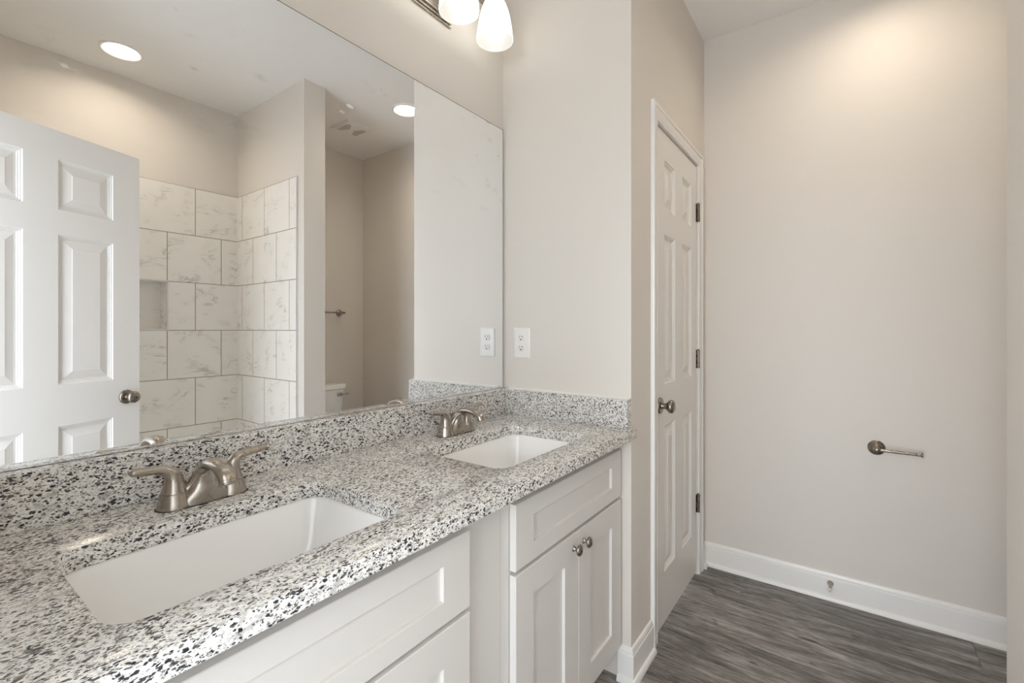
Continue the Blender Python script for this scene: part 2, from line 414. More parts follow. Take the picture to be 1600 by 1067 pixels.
# south wall with the shower niche cut in it
NX0, NX1, NZ0, NZ1 = -0.768, -0.456, 1.2185, 1.5275
bm = B((-1.70, NX0, YL-0.12, YL, 0, H), (NX1, X2, YL-0.12, YL, 0, H), (NX0, NX1, YL-0.12, YL, 0, NZ0), (NX0, NX1, YL-0.12, YL, NZ1, H), (NX0, NX1, YL-0.12, YL-0.10, NZ0, NZ1))
struct('wall_south', bm, M['wall'])
struct('wall_partition', B((XP1, XP2, YL, YP, 0, H)), M['wall'])
# west wall with the entry doorway (the photograph is taken from the doorway)
EY0, EY1, EZ = -1.345, -0.60, 2.06
struct('wall_west', B((-1.70, XW, YL, EY0, 0, H), (-1.70, XW, EY1, 0.0, 0, H), (-1.70, XW, EY0, EY1, EZ, H)), M['wall'])

# shower tile, a thin layer on three walls with the niche left open
TT = 0.009; TZ0, TZ1 = 0.40, 2.150; TYE = -1.552
bm = B((XW, NX0, YL, YL+TT, TZ0, TZ1), (NX1, XP1, YL, YL+TT, TZ0, TZ1), (NX0, NX1, YL, YL+TT, TZ0, NZ0), (NX0, NX1, YL, YL+TT, NZ1, TZ1), (NX0, NX1, YL-0.10, YL-0.092, NZ0, NZ1))
tb = struct('wall_tile_south', bm, M['tile_back'])
bm = B((NX0, NX0+TT, YL-0.092, YL, NZ0+TT, NZ1-TT), (NX1-TT, NX1, YL-0.092, YL, NZ0+TT, NZ1-TT), (NX0, NX1, YL-0.092, YL, NZ0, NZ0+TT), (NX0, NX1, YL-0.092, YL, NZ1-TT, NZ1))
link('niche_lining', bm, M['tile_side'], tb)
e = 0.004
bm = B((NX0-e, NX1+e, YL+TT-0.001, YL+TT+0.002, NZ0-e, NZ0+e), (NX0-e, NX1+e, YL+TT-0.001, YL+TT+0.002, NZ1-e, NZ1+e), (NX0-e, NX0+e, YL+TT-0.001, YL+TT+0.002, NZ0, NZ1), (NX1-e, NX1+e, YL+TT-0.001, YL+TT+0.002, NZ0, NZ1))
link('niche_edging', bm, M['alu'], tb)
for nm, x0, x1 in (('wall_tile_east', XP1-TT, XP1), ('wall_tile_west', XW, XW+TT)):
    t = struct(nm, B((x0, x1, YL+TT, TYE, TZ0, TZ1)), M['tile_side'])
    link('edge_trim', B((x0-0.001, x1+0.001, TYE, TYE+0.007, TZ0, TZ1+0.002)), M['alu'], t)

# baseboards with a shoe moulding
BB = [(0.0005, 0.0), (0.0135, 0.0), (0.0135, 0.092), (0.0125, 0.097), (0.0105, 0.099), (0.0105, 0.104), (0.0095, 0.110), (0.006, 0.117), (0.0005, 0.119)]
SH = [(0.0135, 0.0)] + [(0.0135 + 0.0125*math.cos(a), 0.019*math.sin(a)) for a in [k*PI/12 for k in range(0, 7)]]
def baseboard(name, path, side):
    bm = bmesh.new(); sweep(bm, path, BB, side); o = struct(name, bm, M['trim'], None, 30)
    bm = bmesh.new(); sweep(bm, path, SH, side); link('shoe_moulding', bm, M['trim'], o, 40)
    return o
baseboard('baseboard_east', [(X2, -D-0.0005), (X2, YL)], -1)
baseboard('baseboard_closet', [(0.0, -0.512), (0.0, -D), (0.1935, -D)], -1)
baseboard('baseboard_closet_corner', [(0.942, -D), (X2-0.028, -D)], -1)
baseboard('baseboard_partition', [(XP1, TYE+0.012), (XP1, YP), (XP2, YP), (XP2, YL)], 1)
baseboard('baseboard_south', [(XP2+0.028, YL), (X2-0.028, YL)], 1)
baseboard('baseboard_west', [(XW, TYE+0.012), (XW, EY0-0.075)], -1)

# ---- door casings (a stepped colonial profile run round an opening)
CASP = [(0.004, 0.0), (0.004, 0.0075), (0.007, 0.0092), (0.011, 0.0096), (0.014, 0.0074), (0.0165, 0.0074), (0.022, 0.0100), (0.037, 0.0118), (0.041, 0.0104), (0.044, 0.0104), (0.047, 0.0140), (0.051, 0.0156), (0.058, 0.0156), (0.062, 0.0138), (0.0635, 0.009), (0.0635, 0.0)]
def casing(name, a0, a1, zt, put):
    bm = bmesh.new(); rings = []
    for k in range(4):
        ring = []
        for a, h in CASP:
            x = (a0 - a) if k < 2 else (a1 + a); z = 0.0 if k in (0, 3) else zt + a
            ring.append(put(x, h, z))
        rings.append(ring)
    loft(bm, rings, True)
    return struct(name, bm, M['trim'], None, 25)
tr = casing('trim_1', DL-0.004, DR+0.004, DT+0.004, lambda x, h, z: (x, -D-h-0.0005, z))
# jamb and stop of the closet door frame
bm = B((DL-0.0205, DL-0.0035, -D, -D+0.11, 0, DT+0.02), (DR+0.0035, DR+0.0205, -D, -D+0.11, 0, DT+0.02), (DL-0.02, DR+0.02, -D, -D+0.11, DT+0.0035, DT+0.02))
struct('trim_2', B((DL, DL+0.012, -D+0.042, -D+0.075, 0, DT), (DR-0.012, DR, -D+0.042, -D+0.075, 0, DT), (DL, DR, -D+0.042, -D+0.075, DT-0.012, DT)), M['trim'])
bm.free()
casing('trim_3', EY0, EY1, EZ, lambda x, h, z: (XW+h+0.0005, x, z))

# ---- six panel doors
def six_panel(wid, hgt, cols, rows, t=0.035):
    """leaf in local space: x 0..wid, z 0..hgt, moulded front at y = 0 looking to -y, moulded back at y = t"""
    bm = bmesh.new()
    xs = sorted({0.0, wid, *[c for q in cols for c in q]}); zs = sorted({0.0, hgt, *[c for q in rows for c in q]})
    rings = [(0, 0), (0.003, 0.0045), (0.007, 0.0050), (0.009, 0.0085), (0.013, 0.0090), (0.015, 0.0115), (0.022, 0.0115), (0.050, 0.0040), (0.0515, 0.0025)]
    for s, y0 in ((1, 0.0), (-1, t)):
        for i in range(len(xs)-1):
            for j in range(len(zs)-1):
                x0, x1, z0, z1 = xs[i], xs[i+1], zs[j], zs[j+1]
                pan = any(abs(x0-c[0]) < 1e-6 for c in cols) and any(abs(z0-r[0]) < 1e-6 for r in rows)
                if not pan:
                    bm.faces.new([bm.verts.new(p) for p in ((x0, y0, z0), (x1, y0, z0), (x1, y0, z1), (x0, y0, z1))]); continue
                prev = None
                for ins, dep in rings:
                    r = [bm.verts.new((x, y0 + s*dep, z)) for x, z in ((x0+ins, z0+ins), (x1-ins, z0+ins), (x1-ins, z1-ins), (x0+ins, z1-ins))]
                    if prev:
                        for k in range(4): bm.faces.new((prev[k], prev[(k+1) % 4], r[(k+1) % 4], r[k]))
                    prev = r
                bm.faces.new(prev)
    for a, b in (((0, 0), (wid, 0)), ((wid, 0), (wid, hgt)), ((wid, hgt), (0, hgt)), ((0, hgt), (0, 0))):
        bm.faces.new([bm.verts.new(p) for p in ((a[0], 0, a[1]), (b[0], 0, b[1]), (b[0], t, b[1]), (a[0], t, a[1]))])
    bmesh.ops.remove_doubles(bm, verts=bm.verts, dist=1e-5)
    return bm
def knob_bm(x, z, y0, s, hole=False):
    bm = bmesh.new()
    lathe(bm, (x, y0, z), (0, s, 0), [(0, 0.0325), (0.004, 0.0325), (0.008, 0.030), (0.010, 0.0235), (0.011, 0.0135), (0.020, 0.0115), (0.027, 0.0115), (0.028, 0.0145), (0.031, 0.0145), (0.0325, 0.017), (0.0345, 0.0205), (0.0375, 0.0238), (0.0415, 0.0262), (0.046, 0.0272), (0.0505, 0.0266), (0.0545, 0.0240), (0.0575, 0.0195), (0.0595, 0.0135), (0.0605, 0.0070), (0.0608, 0.0001)], 64)
    if hole:
        lathe(bm, (x, y0 + s*0.0600, z), (0, s, 0), [(0, 0.0085), (0.0022, 0.0085), (0.003, 0.0065), (0.003, 0.001)], 24)
        lathe(bm, (x, y0 + s*0.0630, z), (0, s, 0), [(0, 0.0045), (0.0008, 0.0045)], 20, mi=1)
    return bm
ROWS = [(0.208, 0.812), (0.983, 1.598), (1.702, 1.906)]
# closet door: face flush with the wall plane, hinged on the right
d1 = struct('door_1', six_panel(DR-DL, DT-0.015, [(0.371-DL, 0.515-DL), (0.627-DL, 0.776-DL)], ROWS), M['door'])
d1.location = (DL, -D+0.004, 0.015)
link('door_knob', knob_bm(0.050, 0.901, 0.0, -1), M['nickel_dark'], d1, 35)
link('latch_plate', B((-0.0008, 0.0004, -0.0012, 0.012, 0.882, 0.942)), M['nickel_dark'], d1)
for z in (1.755, 1.026, 0.307):
    bm = bmesh.new()
    lathe(bm, (DR-DL+0.003, -0.0085, z-0.012), (0, 0, 1), [(0, 0.003), (0.001, 0.0062), (0.030, 0.0062), (0.0305, 0.0054), (0.0315, 0.0062), (0.059, 0.0062), (0.0595, 0.0054), (0.0605, 0.0062), (0.090, 0.0062), (0.091, 0.0045), (0.093, 0.0052), (0.096, 0.002)], 16)
    box(bm, DR-DL-0.010, DR-DL+0.002, -0.0022, 0.0006, z-0.012, z+0.078)
    box(bm, DR-DL+0.0035, DR-DL+0.0065, -0.0165, 0.004, z-0.012, z+0.078)
    link('hinge', bm, M['nickel_dark'], d1, 35)
# entry door standing open over the bath, seen only in the mirror
ang = math.radians(158-180)
d2 = struct('door_2', six_panel(0.762, 2.022, [(0.116, 0.324), (0.438, 0.646)], ROWS), M['door'])
HX, HY = -0.802 - 0.762*math.cos(ang), -1.58 - 0.762*math.sin(ang)
# moulded back (local y = t) faces the vanity
d2.location = (HX + 0.035*math.sin(ang), HY - 0.035*math.cos(ang), 0.012); d2.rotation_euler = (0, 0, ang)
link('door_knob', knob_bm(0.702, 0.898, 0.035, 1, True), [M['nickel_dark'], M['dark']], d2, 35)
link('door_knob', knob_bm(0.702, 0.898, 0.0, -1), M['nickel_dark'], d2, 35)
link('latch_plate', B((0.7616, 0.7628, 0.006, 0.030, 0.868, 0.928)), M['nickel_dark'], d2)

# ------------------------------------------------------------------ wall mirror
MZ0, MZ1, MX0, MX1 = 0.9815, 2.050, -1.552, -0.0095
bm = B((MX0, MX1-0.0022, -0.0060, -0.0008, MZ0, MZ1-0.0020), (MX0, MX1, -0.0060, -0.0008, MZ1-0.0020, MZ1, 1), (MX1-0.0022, MX1, -0.0060, -0.0008, MZ0, MZ1-0.0020, 1))
o = link('wall_mirror', bm, [M['mirror'], M['mirror_edge']])
tag(o, 'large frameless wall mirror above the granite backsplash, with wiped smudges near its top', 'mirror')

# ------------------------------------------------------------------ countertop
ZC, TC, YC = 0.8807, 0.0345, -0.5755
TB = 0.036
CX = -1.556
ct = thing('vanity_countertop', 'white, grey and black speckled granite vanity countertop with two undermount sink cutouts', 'countertop', (0, 0, 0))
SINKS = [(-1.385, -0.948, -0.486, -0.189), (-0.642, -0.187, -0.483, -0.190)]
def slab():
    bm = bmesh.new(); e = 0.004
    def loops(pts_fn):
        rings = []
        for g, z in ((e, ZC), (e*0.3, ZC-e*0.3), (0, ZC-e), (0, ZC-TC+0.002), (0.002, ZC-TC)):
            rings.append([(x, y, z) for x, y in pts_fn(g)])
        prev = None; top = None
        for r in rings:
            vs = [bm.verts.new(p) for p in r]
            if prev:
                for i in range(len(vs)): bm.faces.new((prev[i], prev[(i+1) % len(vs)], vs[(i+1) % len(vs)], vs[i]))
            else: top = vs
            prev = vs
        return top, prev
    tops, bots = [], []
    def outer(g):
        return rrect(CX+g, -0.0005-g*0.0, YC+g, -0.0005, 0.004, 3)
    for fn in [outer] + [(lambda g, s=s: rrect(s[0]-g, s[1]+g, s[2]-g, s[3]+g, 0.038+g, 8)) for s in SINKS]:
        t, b_ = loops(fn); tops.append(t); bots.append(b_)
    for grp in (tops, bots):
        ed = []
        for vs in grp:
            for i in range(len(vs)):
                ed.append(bm.edges.get((vs[i], vs[(i+1) % len(vs)])))
        bmesh.ops.triangle_fill(bm, use_beauty=True, use_dissolve=False, edges=ed)
    return bm
link('slab', slab(), M['granite'], ct, 35)
ZS = 0.9805
bevel(link('backsplash', B((CX, -0.0005, -TB, -0.0005, ZC, ZS)), M['granite'], ct), 0.0022)
bevel(link('side_splash', B((-TB, -0.0005, -D, -TB-0.0003, ZC, ZS)), M['granite'], ct), 0.0022)
link('caulk_line', B((-TB+0.004, -0.0004, -D+0.003, -TB, ZS-0.0008, ZS+0.0012), (-0.0055, -0.0004, -D+0.003, -TB+0.002, ZS-0.0008, ZS+0.0042)), M['caulk'], ct)

# ------------------------------------------------------------------ sinks
def basin(s, label):
    x0, x1, y0, y1 = s; cx, cy = (x0+x1)/2, (y0+y1)/2; z0 = ZC - TC - 0.0005
    root = thing('sink_basin', label, 'sink', (cx, cy, z0-0.15), 0, 'undermount sinks')
    hx, hy = (x1-x0)/2, (y1-y0)/2
    bm = bmesh.new(); rings = []
    def ring(ix, iy, r, z): return [(x, y, z) for x, y in rrect(-hx+ix, hx-ix, -hy+iy, hy-iy, max(r, 0.004), 8)]
    Z = 0.15
    rings += [ring(-0.028, -0.028, 0.06, Z-0.018), ring(-0.028, -0.028, 0.06, Z), ring(-0.004, -0.004, 0.042, Z), ring(-0.002, -0.002, 0.042, Z-0.004), ring(0.000, 0.000, 0.040, Z-0.010)]
    rings += [ring(0.012, 0.010, 0.034, Z-0.05), ring(0.026, 0.020, 0.028, Z-0.09), ring(0.036, 0.028, 0.026, Z-0.115), ring(0.044, 0.036, 0.028, Z-0.126), ring(0.060, 0.052, 0.03, Z-0.131), ring(0.12, 0.10, 0.03, Z-0.134)]
    prev = None
    for r in rings:
        vs = [bm.verts.new(p) for p in r]
        if prev:
            for i in range(len(vs)): bm.faces.new((prev[i], prev[(i+1) % len(vs)], vs[(i+1) % len(vs)], vs[i]))
        prev = vs
    dr = [bm.verts.new((0.024*math.cos(2*PI*(i-3.5)/len(prev)+PI/4*0), 0.024*math.sin(2*PI*(i-3.5)/len(prev)), Z-0.137)) for i in range(len(prev))]
    # match ring start (corner at +x,+y)
    dr2 = []
    for i, v in enumerate(prev):
        a = math.atan2(v.co.y, v.co.x); dr[i].co = Vector((0.024*math.cos(a), 0.024*math.sin(a), Z-0.137))
    for i in range(len(prev)): bm.faces.new((prev[i], prev[(i+1) % len(prev)], dr[(i+1) % len(prev)], dr[i]))
    # outer shell
    outer = [[(x, y, z) for x, y in rrect(-hx-k, hx+k, -hy-k, hy+k, 0.05, 8)] for k, z in ((-0.028, Z-0.148),)]
    ov = [bm.verts.new(p) for p in ring(0.02, 0.015, 0.03, Z-0.1475)]
    ob = [bm.verts.new(p) for p in ring(-0.016, -0.016, 0.05, Z-0.018)]
    n = len(ov)
    for i in range(n): bm.faces.new((ov[i], ov[(i+1) % n], ob[(i+1) % n], ob[i]))
    bm.faces.new(ov)
    link('bowl', bm, M['china'], root, 45)
    bm = bmesh.new()
    lathe(bm, (0, 0, Z-0.1385), (0, 0, 1), [(0, 0.031), (0.003, 0.031), (0.0045, 0.028), (0.0035, 0.022), (0.003, 0.001)], 32)
    lathe(bm, (0, 0, Z-0.1345), (0, 0, 1), [(0, 0.016), (0.004, 0.0165), (0.006, 0.014), (0.0065, 0.001)], 24)
    link('drain', bm, M['nickel'], root, 35)
    return root
basin(SINKS[0], 'nearer white rectangular undermount sink, at the left end of the granite counter')
basin(SINKS[1], 'farther white rectangular undermount sink, by the granite side splash in the corner')

# ------------------------------------------------------------------ faucets
def faucet(loc, label):
    r = thing('faucet', label, 'faucet', loc, 0, 'brushed nickel faucets')
    # deck plate that swells up into the root of the spout
    bm = bmesh.new(); rings = []
    prof = [(0.0, 0.0805, 0.0275), (0.003, 0.0805, 0.0275), (0.010, 0.0785, 0.0262), (0.020, 0.0760, 0.0245), (0.0285, 0.0740, 0.0232)]
    bm2 = bmesh.new()
    for sx in (-1, 1):
        lathe(bm, (sx*0.051, 0, 0), (0, 0, 1), [(0, 0.0285), (0.003, 0.0285), (0.012, 0.0262), (0.024, 0.0236), (0.0285, 0.0228), (0.029, 0.0222)], 36)
    seg = 40
    def sec(z, hx, hy, yo):
        pts = []
        for k in range(seg):
            a = 2*PI*k/seg; c, s_ = math.cos(a), math.sin(a); p = 2/2.6
            pts.append((hx*math.copysign(abs(c)**p, c), yo + hy*math.copysign(abs(s_)**p, s_), z))
        return pts
    for z, hx, hy, yo in spline([(0.0, 0.052, 0.0275, 0), (0.006, 0.051, 0.0272, 0), (0.016, 0.045, 0.026, -0.001), (0.026, 0.0345, 0.0245, -0.002), (0.038, 0.0265, 0.0215, -0.003), (0.052, 0.0210, 0.0190, -0.006), (0.064, 0.0175, 0.016, -0.010), (0.074, 0.0125, 0.013, -0.015)], 3):
        rings.append(sec(z, hx, hy, yo))
    loft(bm, rings)
    for sx in (-1, 1):      # rounded ribs that flow from the spout down to the handle collars
        rib = spline([(0.006, -0.024, 0.0720, 0.0105), (0.0135, -0.015, 0.0610, 0.0095), (0.0195, -0.009, 0.0480, 0.0085), (0.0260, -0.006, 0.0360, 0.0080), (0.0350, -0.004, 0.0260, 0.0085), (0.0470, -0.002, 0.0180, 0.0090)], 4)
        tube(bm, [(sx*p[0], p[1], p[2]) for p in rib], [p[3] for p in rib], 14)
    link('deck_body', bm, M['nickel'], r, 40)
    bm = bmesh.new()
    loft(bm, [[(x, y, z) for x, y in rrect(-0.0815, 0.0815, -0.0280, 0.0280, 0.0278, 10)] for z in (0.0001, 0.0014)])
    link('base_shadow_line', bm, M['dark'], r)  # thin black plate standing in for the shadow line under the faucet base
    # arched spout
    bm = bmesh.new()
    pts = spline([(0, 0.008, 0.020, 0.018), (0, 0.003, 0.042, 0.0180), (0, -0.006, 0.0610, 0.0176), (0, -0.026, 0.0755, 0.0172), (0, -0.051, 0.0805, 0.0168), (0, -0.076, 0.0782, 0.0164), (0, -0.0930, 0.0728, 0.0163), (0, -0.1030, 0.0662, 0.0162), (0, -0.1068, 0.0592, 0.0161)], 5)
    fl = [0.62 + 0.12*(i/(len(pts)-1))**3 for i in range(len(pts))]
    tube(bm, [p[:3] for p in pts], [p[3] for p in pts], 28, fl, side=(1, 0, 0))
    link('spout', bm, M['nickel'], r, 50)
    bm = bmesh.new()
    ax = Vector((0, -0.42, -0.90)).normalized()
    base = Vector((0, -0.1068, 0.0592))
    lathe(bm, base - ax*0.001, ax, [(0, 0.0112), (0.0018, 0.0112), (0.0022, 0.0121), (0.007, 0.0118), (0.0075, 0.0105), (0.0095, 0.0100), (0.0097, 0.004)], 28, sx=1.33)
    link('aerator', bm, M['nickel'], r, 40)
    # lever handles on flared posts
    for sx in (-1, 1):
        bm = bmesh.new()
        c = spline([(0, 0, 0.0295, 0.0218, 1), (0, 0, 0.036, 0.0195, 1), (0.0005, 0, 0.050, 0.0160, 1), (0.004, 0, 0.063, 0.0140, 0.95), (0.014, 0, 0.0735, 0.0122, 0.8), (0.029, 0, 0.0778, 0.0112, 0.72), (0.047, -0.001, 0.0795, 0.0110, 0.70), (0.062, -0.002, 0.0815, 0.0108, 0.66), (0.068, -0.002, 0.0825, 0.0090, 0.62), (0.0705, -0.002, 0.0828, 0.004, 0.5)], 5)
        tube(bm, [(sx*(0.051+p[0]), p[1], p[2]) for p in c], [p[3] for p in c], 22, [p[4] for p in c], side=(0, 1, 0))
        link('handle', bm, M['nickel'], r, 50)
    bm = bmesh.new()
    lathe(bm, (0, 0.022, 0.010), (0, 0, 1), [(0, 0.0028), (0.048, 0.0028), (0.049, 0.0055), (0.058, 0.0062), (0.060, 0.005), (0.0605, 0.001)], 18)
    link('lift_rod', bm, M['nickel'], r, 40)
    return r
faucet((-1.1515, -0.1145, ZC), 'brushed nickel two-handle faucet behind the nearer sink')
faucet((-0.4130, -0.1180, ZC), 'brushed nickel two-handle faucet behind the farther sink')

# ------------------------------------------------------------------ vanity cabinets
YF, YD = -0.507, -0.527
def shaker(wid, hgt, t=0.0178, st=0.080, rail=None, rec=0.0085):
    """x 0..wid, z 0..hgt, front at y=0 looking to -y"""
    rail = rail if rail is not None else st
    bm = bmesh.new()
    def ring(i, j, y): return [bm.verts.new(p) for p in ((i, y, j), (wid-i, y, j), (wid-i, y, hgt-j), (i, y, hgt-j))]
    R = [ring(0, 0, t), ring(0, 0, 0.0015), ring(0.0015, 0.0015, 0), ring(st-0.001, rail-0.001, 0), ring(st, rail, 0.001), ring(st+0.001, rail+0.001, rec)]
    for a, b in zip(R, R[1:]):
        for k in range(4): bm.faces.new((a[k], a[(k+1) % 4], b[(k+1) % 4], b[k]))
    bm.faces.new(R[-1]); bm.faces.new(R[0][::-1])
    return bm
def cab_knob(x, z):
    bm = bmesh.new()
    lathe(bm, (x, 0, z), (0, -1, 0), [(0, 0.0088), (0.0015, 0.0088), (0.004, 0.0068), (0.008, 0.0050), (0.0125, 0.0050), (0.015, 0.0075), (0.0165, 0.0135), (0.018, 0.0158), (0.0205, 0.0162), (0.0235, 0.0150), (0.0262, 0.0110), (0.0278, 0.0055), (0.0282, 0.0002)], 32, sx=0.9)
    return bm
def cabinet(x0, x1, fx0, fx1, label):
    """x0..x1 carcass, fx0..fx1 the overlay fronts"""
    c = thing('vanity_cabinet', label, 'cabinet', (x0, 0, 0), 0, 'white shaker vanity cabinets')
    wd = x1-x0; zt = ZC-TC-0.0003
    b = link('carcass', B((0.0006, wd-0.0006, YF, YF+0.020, 0.10, zt), (0.0006, wd-0.0006, YF+0.02, -0.003, 0.10, 0.118), (0.0006, wd-0.0006, -0.022, -0.003, 0.118, 0.69), (0.0006, wd-0.0006, -0.022, -0.003, 0.69, zt),
                          (0.0006, 0.019, YF+0.02, -0.022, 0.118, zt), (wd-0.019, wd-0.0006, YF+0.02, -0.022, 0.118, zt), (0.0006, wd-0.0006, YF+0.07, -0.003, 0.0, 0.10)), M['cab'], c)
    a0, a1 = fx0-x0, fx1-x0
    o = link('drawer_front', shaker(a1-a0, 0.160, st=0.079, rail=0.0455), M['cab'], c); o.location = (a0, YD, 0.645)
    mid = (a0+a1)/2; zb = 0.125
    for k, (p, q) in enumerate(((a0, mid-0.0012), (mid+0.0012, a1))):
        o = link('door', shaker(q-p, 0.6345-zb, st=0.079, rail=0.075), M['cab'], c); o.location = (p, YD, zb)
        link('knob', cab_knob((q-p-0.030) if k == 0 else 0.030, 0.594-zb), M['nickel_dark'], o, 35)
    return c
cabinet(-0.683, -0.0008, -0.648, -0.0175, 'white shaker vanity cabinet in the corner, with two knobbed doors under the farther sink')
cabinet(XW+0.006, -0.683, -1.518, -0.8115, 'white shaker vanity cabinet nearest the camera, under the nearer sink')

# ------------------------------------------------------------------ vanity light fixtures
SHADE = [(0.0, 0.0275), (-0.008, 0.0330), (-0.022, 0.0405), (-0.045, 0.0490), (-0.075, 0.0565), (-0.105, 0.0620), (-0.130, 0.0655), (-0.147, 0.0668), (-0.151, 0.0665)]
def vanity_light(xc, label):
    zb = 2.418; ys = -0.130
    f = thing('vanity_light', label, 'light fixture', (xc, 0, zb-0.10), 0, 'three-shade vanity lights')
    bm = B((-0.092, 0.092, -0.010, -0.0006, -0.012, 0.125), (-0.086, 0.086, -0.016, -0.010, -0.006, 0.119), (-0.077, 0.077, -0.024, -0.016, 0.003, 0.110))
    bevel(link('back_plate', bm, M['nickel'], f), 0.002)
    bm = bmesh.new()
    tube(bm, [(-0.215, -0.055, 0.135), (0.215, -0.055, 0.135)], 0.009, 16)
    tube(bm, [(0, -0.02, 0.09), (0, -0.05, 0.10), (0, -0.055, 0.135)], 0.010, 16)
    link('cross_bar', bm, M['nickel'], f, 40)
    for sx in (-1, 0, 1):
        x = sx*0.19
        bm = bmesh.new()
        pts = spline([(x, -0.055, 0.135), (x, -0.085, 0.160), (x, -0.115, 0.166), (x, ys, 0.150), (x, ys, 0.128)], 5)
        tube(bm, pts, 0.006, 14, side=(1, 0, 0))
        lathe(bm, (x, ys, 0.098), (0, 0, 1), [(0, 0.0285), (0.006, 0.0285), (0.022, 0.026), (0.032, 0.018), (0.036, 0.006)], 28)
        link('arm', bm, M['nickel'], f, 40)
        bm = bmesh.new()
        rings = []
        inner = [(d, r-0.0032) for d, r in SHADE][::-1]
        prof = SHADE + [(-0.1515, 0.0650)] + inner
        for d, r in prof:
            rings.append([(x + r*math.cos(2*PI*k/40), ys + r*math.sin(2*PI*k/40), 0.100 + d) for k in range(40)])
        loft(bm, rings, False)
        sh = link('glass_shade', bm, M['shade'], f, 50)
        bm = bmesh.new()
        lathe(bm, (x, ys, 0.088), (0, 0, -1), [(0, 0.012), (0.014, 0.013), (0.030, 0.021), (0.048, 0.029), (0.064, 0.030), (0.080, 0.024), (0.089, 0.013), (0.092, 0.001)], 28)
        link('bulb', bm, M['bulb'], sh, 60)
    return f
vanity_light(-0.413, 'three-shade brushed nickel vanity light on the wall above the farther sink')
vanity_light(-1.165, 'unseen three-shade brushed nickel vanity light, added on the wall above the nearer sink')  # second fixture, out of view, added for the light it gives

# ------------------------------------------------------------------ recessed lights and fan grille
def can(x, y, label):
    r = thing('recessed_light', label, 'ceiling light', (x, y, H-0.012), 0, 'recessed ceiling lights')
    bm = bmesh.new()
    loft(bm, [[(rr*math.cos(2*PI*k/48), rr*math.sin(2*PI*k/48), z) for k in range(48)] for rr, z in ((0.098, 0.0118), (0.097, 0.008), (0.090, 0.004), (0.082, 0.0045), (0.076, 0.012), (0.070, 0.050))], False)
    link('trim_ring', bm, M['plastic'], r, 50)
    bm = bmesh.new(); lathe(bm, (0, 0, 0.040), (0, 0, 1), [(0, 0.0715), (0.004, 0.0710)], 48); link('lens', bm, M['can'], r)
    return r
can(*CANS[0], 'round lit ceiling light above the bath, seen in the mirror over the open white door')
can(*CANS[1], 'round lit ceiling light by the exhaust grille, at the end wall edge in the mirror')
g = thing('exhaust_grille', 'square off-white exhaust fan grille on the ceiling above the toilet', 'vent', (0.555, -1.853, H))
bm = B((-0.113, 0.113, -0.113, 0.113, -0.006, -0.0005), (-0.100, 0.100, 0.070, 0.100, -0.012, -0.006), (-0.100, 0.100, -0.100, -0.070, -0.012, -0.006), (-0.100, -0.085, -0.07, 0.07, -0.012, -0.006), (0.085, 0.100, -0.07, 0.07, -0.012, -0.006))
for q in (1, -1):
    loft(bm, [[(-0.050, q*0.07, z), (0.050, q*0.07, z), (0.016, 0, z), (-0.016, 0, z)] for z in (-0.0118, -0.0094)])
link('grille_frame', bm, M['plastic'], g)
link('dark_opening', B((-0.085, 0.085, -0.07, 0.07, -0.0095, -0.0062)), M['dark'], g)
bm = bmesh.new()
for k in range(15):
    y = -0.063 + k*0.009; box(bm, -0.085, 0.085, y-0.0020, y+0.0020, -0.0108, -0.0094)
link('slats', bm, M['plastic'], g)

# ------------------------------------------------------------------ electrical outlet on the end wall
oy, oz = -0.0955, 1.1675
p = thing('wall_outlet', 'white duplex electrical outlet on the end wall beside the mirror', 'outlet', (0, oy, oz))
bm = bmesh.new(); pw, ph = 0.0395, 0.0615
rings = [[(x, y, z) for y, z in rrect(-pw+i, pw-i, -ph+i, ph-i, 0.003, 3)] for x, i in ((-0.0003, 0), (-0.0025, 0), (-0.0052, 0.004), (-0.0058, 0.007))]
loft(bm, rings); link('cover_plate', bm, M['plastic'], p, 40)
for s in (1, -1):
    z0 = s*0.0205
    bm = bmesh.new(); ring = []
    for k in range(32):
        a = 2*PI*k/32; ring.append((0.0172*math.cos(a), max(-0.0125, min(0.0125, 0.0172*math.sin(a)))))
    loft(bm, [[(x, y*q, z0+z*q) for y, z in ring] for x, q in ((-0.0045, 1.0), (-0.0076, 1.0), (-0.0082, 0.95))])
    rc = link('receptacle', bm, M['plastic'], p, 40)
    bm = B((-0.0086, -0.0080, -0.0078, -0.0056, z0+0.0005, z0+0.0090), (-0.0086, -0.0080, 0.0052, 0.0072, z0+0.0015, z0+0.0085))
    lathe(bm, (-0.0080, 0, z0-0.0065), (-1, 0, 0), [(0, 0.0030), (0.0006, 0.0030)], 14)
    link('slots', bm, M['dark'], rc)
bm = bmesh.new(); lathe(bm, (-0.0056, 0, 0), (-1, 0, 0), [(0, 0.0032), (0.001, 0.003), (0.0012, 0.0005)], 16); link('screw', bm, M['plastic'], p, 40)

